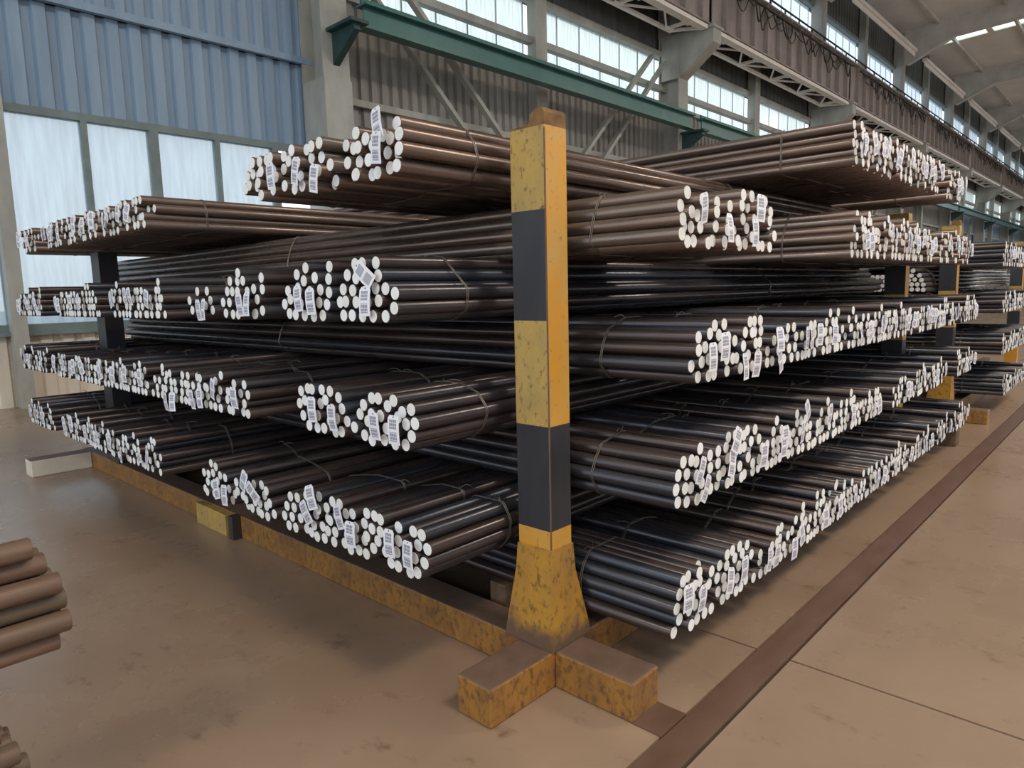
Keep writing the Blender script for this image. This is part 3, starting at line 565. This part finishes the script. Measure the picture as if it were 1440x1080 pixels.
def relax(P, z0, z1, it=160, d=2*RB*1.0):
    """P: n x 2 (lateral, height); push overlapping bars apart, keep between floor and roof of the tier"""
    P = P.copy(); n = len(P)
    for _ in range(it):
        D = P[:, None, :]-P[None, :, :]; r = np.sqrt((D**2).sum(2))+np.eye(n); ov = np.clip(d-r, 0, None)*(1-np.eye(n))
        P += (D/r[..., None]*ov[..., None]).sum(1)*.42
        P[:, 1] = np.clip(P[:, 1], z0, z1)
    return P
def hull(P):
    P = sorted(map(tuple, P))
    def half(Q):
        h = []
        for p in Q:
            while len(h) > 1 and (h[-1][0]-h[-2][0])*(p[1]-h[-2][1])-(h[-1][1]-h[-2][1])*(p[0]-h[-2][0]) <= 0: h.pop()
            h.append(p)
        return h
    a = half(P); b = half(P[::-1]); return a[:-1]+b[:-1]
def heap(a, b, z0, z1, rnd, full=False):
    d = 2*RB; a += RB; b -= RB; w = b-a; out = []
    n = max(2, int(w/(d*1.0))+1); d2 = w/(n-1) if n > 1 else d
    rows = int((z1-z0)/(d*.866)+.35)+1
    for k in range(rows):
        off = (k % 2)*.5
        for j in range(n-(k % 2)):
            u = a+(j+off)*d2; z = z0+k*d*.87
            t = k/(rows-1+1e-6); e = min(u-a, b-u)/(w/2+1e-6)
            if not full and t > .55 and e < (t-.55)*1.5*rnd.uniform(.4, 1.5): continue
            if t > .9 and rnd.random() < (.12 if full else .45): continue
            if rnd.random() < .05: continue
            out.append((u+rnd.uniform(-.004, .004), min(z, z1)))
    return out
FACING = {'L': 'window side', 'R': 'aisle side'}
TIER = {'1': 'lowest', '2': 'second', '3': 'third', '4': 'fourth', '5': 'topmost'}
NB = {}
def bundle(pts, face, tier, x0, label, group, bent=.012, end_jit=.022, ties=2, rnd=None, tags=(), tag_n=0, length_mesh=BAR, y0=None, start=None):
    """pts: list (lateral, z) in world; face L: bars run +X from x=x0 ; R: bars run +Y from y=x0"""
    u0 = sum(p[0] for p in pts)/len(pts); z0 = min(p[1] for p in pts)-RB
    if face == 'L': root = empty('steel_bar_bundle', (x0, u0, z0), 0); sgn = 1
    else: root = empty('steel_bar_bundle', (u0, x0, z0), math.pi/2); sgn = -1
    tag(root, label, 'steel bars', group)
    loc = [((u-u0)*sgn, z-z0) for u, z in pts]
    for (v, z) in loc:
        s = rnd.uniform(0, end_jit) + (rnd.random() < .08)*rnd.uniform(0, end_jit*1.6)
        b = link('bar', length_mesh, root, (s, v, z), (rnd.uniform(0, 6.28), 0, 0))
        link('painted_end', CAP, b)
    H = hull(loc)
    cy = sum(p[0] for p in H)/len(H); cz = sum(p[1] for p in H)/len(H)
    ring = []
    for y, z in H:
        for k in range(5):
            pass
    # wire follows the outside of the bundle: hull corners rounded by the bar radius
    R = RB+.002; n = len(H)
    if n >= 3:
        for i in range(n):
            p0, p1, p2 = Vector(H[i-1]), Vector(H[i]), Vector(H[(i+1) % n])
            n1 = Vector(((p1-p0).y, -(p1-p0).x)).normalized(); n2 = Vector(((p2-p1).y, -(p2-p1).x)).normalized()
            for t in (0, .5, 1):
                q = (n1*(1-t)+n2*t).normalized()*R+p1; ring.append((q.x, q.y))
        top = max(ring, key=lambda q: q[1])
        for t in range(ties):
            s = rnd.uniform(.34, .5) if t == 0 else rnd.uniform(2.6, 3.4)
            b = MB()
            for k in (-.004, .004):
                b.tube([(s+k, y, z) for y, z in ring], .0022, 4, True)
            if t == 0:   # twisted loose tail on top
                for q in range(2):
                    dx = rnd.uniform(-.02, .06); l = rnd.uniform(.03, .09); h = rnd.uniform(.01, .022)*.8; w = rnd.choice((-1, 1))
                    b.tube([(s+dx*v, top[0]+w*l*v, top[1]+h*math.sin(3.0*v)) for v in (0, .2, .4, .6, .8, 1)], .0016, 4)
            b.build('tie_wire', M['wire'], root)
    for (u, z, ang) in tags:
        link('label_tag', TAG, root, (-.018-rnd.uniform(0, .012), (u-u0)*sgn, z-z0), (math.radians(-ang), math.radians(rnd.uniform(-6, 6)), math.radians(rnd.uniform(-8, 8))))
    for k in range(tag_n):
        u = rnd.uniform(min(p[0] for p in loc)+.02, max(p[0] for p in loc)-.02); z = rnd.uniform(.35, .65)*max(p[1] for p in loc)+.02
        link('label_tag', TAG, root, (-.02-rnd.uniform(0, .012), u, z), (math.radians(rnd.gauss(0, 14)), 0, math.radians(rnd.uniform(-10, 10))))
    return root

rnd = random.Random(5)
POSTS_L = [(1.66, 1.87), (6.67, 6.90)]
POSTS_R = [(1.98, 2.17), (6.955, 7.155)]
for key in ('R1', 'L1', 'R2', 'L2', 'R3', 'L3', 'R4', 'L4', 'R5'):
    face, t = key[0], key[1]; z0, z1 = ZB[key], ZT[key]
    groups = []
    for b in EXPL.get(key, []): groups.append([(u/1000, z/1000) for u, z in b])
    nexp = len(groups)
    for a, b in FILL.get(key, []):
        a, b = a/1000, b/1000
        while b-a > .42:      # wide heaps are two bundles lying side by side
            c = a+(b-a)/math.ceil((b-a)/.36); groups.append(heap(a, c, z0, z1, rnd, key in ('L4', 'R5'))); a = c
        groups.append(heap(a, b, z0, z1 if b-a > .2 else z1-.03, rnd, key in ('L4', 'R5')))
    own = [gi for gi, g in enumerate(groups) for _ in g]
    P = np.array([p for g in groups for p in g])
    P = relax(P, z0, z1)
    keep = [[] for _ in groups]
    for gi, p in zip(own, P):
        if any(a-RB < p[0] < b+RB for a, b in (POSTS_L if face == 'L' else POSTS_R)): continue
        keep[gi].append((float(p[0]), float(p[1])))
    keep = [k for k in keep if len(k) > 2]
    keep.sort(key=lambda k: sum(p[0] for p in k)/len(k))
    tg = {i: [] for i in range(len(keep))}
    for f, u, z, a in TAGS:
        u, z = u/1000, z/1000
        if f == face and z0-.06 < z < z1+.12 and (abs(z-(z0+z1)/2) < .14 or key == 'L4'):
            i = min(range(len(keep)), key=lambda i: abs(sum(p[0] for p in keep[i])/len(keep[i])-u))
            tg[i].append((u, z, a))
    for i, k in enumerate(keep):
        c = sum(p[0] for p in k)/len(k)
        lab = '%s bundle along from the near yellow post in the %s tier of white ends facing the %s' % (ORD[i] if i < 15 else 'sixteenth', TIER[t], FACING[face])
        lab = 'steel bar bundle, %s from the big post, %s tier of ends facing the %s' % ((ORD + ['sixteenth', 'seventeenth', 'eighteenth', 'nineteenth', 'twentieth'])[i], TIER[t], FACING[face])
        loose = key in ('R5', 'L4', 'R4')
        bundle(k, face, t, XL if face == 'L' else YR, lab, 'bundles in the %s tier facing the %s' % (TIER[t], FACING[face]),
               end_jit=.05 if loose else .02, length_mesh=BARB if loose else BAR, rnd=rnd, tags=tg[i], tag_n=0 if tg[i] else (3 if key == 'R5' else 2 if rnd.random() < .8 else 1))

# second rack: only the bundles that show past the main one
for key, a0, b0 in (('R1', 9.82, 11.6), ('R2', 9.55, 11.6), ('R3', 9.42, 11.6), ('R4', 9.25, 11.6)):
    a = a0; i = 0
    while a < b0:
        w = rnd.uniform(.28, .36); g = heap(a, a+w, ZB[key], ZT[key], rnd)
        g = [tuple(map(float, p)) for p in relax(np.array(g), ZB[key], ZT[key], 60)]
        bundle(g, 'R', key[1], YR, 'bundle on the second rack, %s from its banded post, %s tier facing the aisle side' % (ORD[i], TIER[key[1]]), 'bundles on the second rack', rnd=rnd, ties=1, tag_n=2)
        a += w+.02; i += 1
g = [(2.026, 1.715), (2.040, 1.661), (1.960, 1.663), (2.004, 1.619), (2.065, 1.611), (1.940, 1.611), (2.034, 1.565), (1.978, 1.565), (1.922, 1.560), (2.032, 1.511), (1.974, 1.511), (2.088, 1.511), (1.918, 1.505)]
bundle(g, 'L', '3', 8.66, 'lone bundle seen end on between two banded posts, its round white ends facing the camera', 'bundles on the second rack', rnd=rnd, ties=1)
for key, y0, n, x0 in (('L3', 2.22, 4, 8.66), ('L2', 2.3, 3, 9.3), ('L1', 2.3, 3, 9.3)):
    for k in range(n):
        g = heap(y0+k*.36, y0+k*.36+.33, ZB[key], ZT[key], rnd)
        bundle(g, 'L', key[1], x0, 'crossing bundle in the dark inside the second rack, %s tier, %s from its post' % (TIER[key[1]], ORD[k+(key == 'L3')]), 'bundles on the second rack', rnd=rnd, ties=0)

# foreground bundles at the lower left corner of the picture: bars run away to the left, bare ends towards the aisle
def loose_stack(name_z, rows, lab, x_end, support):
    root = empty('steel_bar_bundle', (x_end, 2.0, rows[-1][0]-RB)); tag(root, lab, 'steel bars', 'rusty bundles at the lower left corner')
    zb = rows[-1][0]-RB
    for z, dx in rows:
        k = rows.index((z, dx))
        for j in range(min(k+1, 4)):
            link('bar', BARR, root, (-2.2+dx+random.uniform(-.012, .0)*(j > 0), (k % 2)*.026+j*.0555, z-zb))
    return root
loose_stack(0, [(1.0, -.03), (.947, .0), (.895, .022), (.843, .034), (.791, .034), (.739, .01)], 'upper rusty brown bar stack jutting in at the lower left corner', .415, None)
loose_stack(0, [(.60, -.04), (.547, -.02), (.495, .01), (.443, .03), (.391, .0)], 'lower rusty bar stack in the bottom left corner, nearest the floor', .30, None)
# what carries them, just outside the frame
for nm, zc, n in (('upper', .67, 4), ('lower', .325, 4)):
    root = empty('steel_bar_bundle', (-.6, 1.9, zc-RB-.005)); tag(root, '%s crosswise bars carrying the rusty stack outside the left edge' % nm, 'steel bars', 'rusty bundles at the lower left corner')
    for j in range(n): link('bar', BARR, root, (j*.0555-.6, -.3, RB), (0, 0, math.pi/2))
    for j in range(n): link('bar', BARR, root, (j*.0555-.05, -.3, RB), (0, 0, math.pi/2))
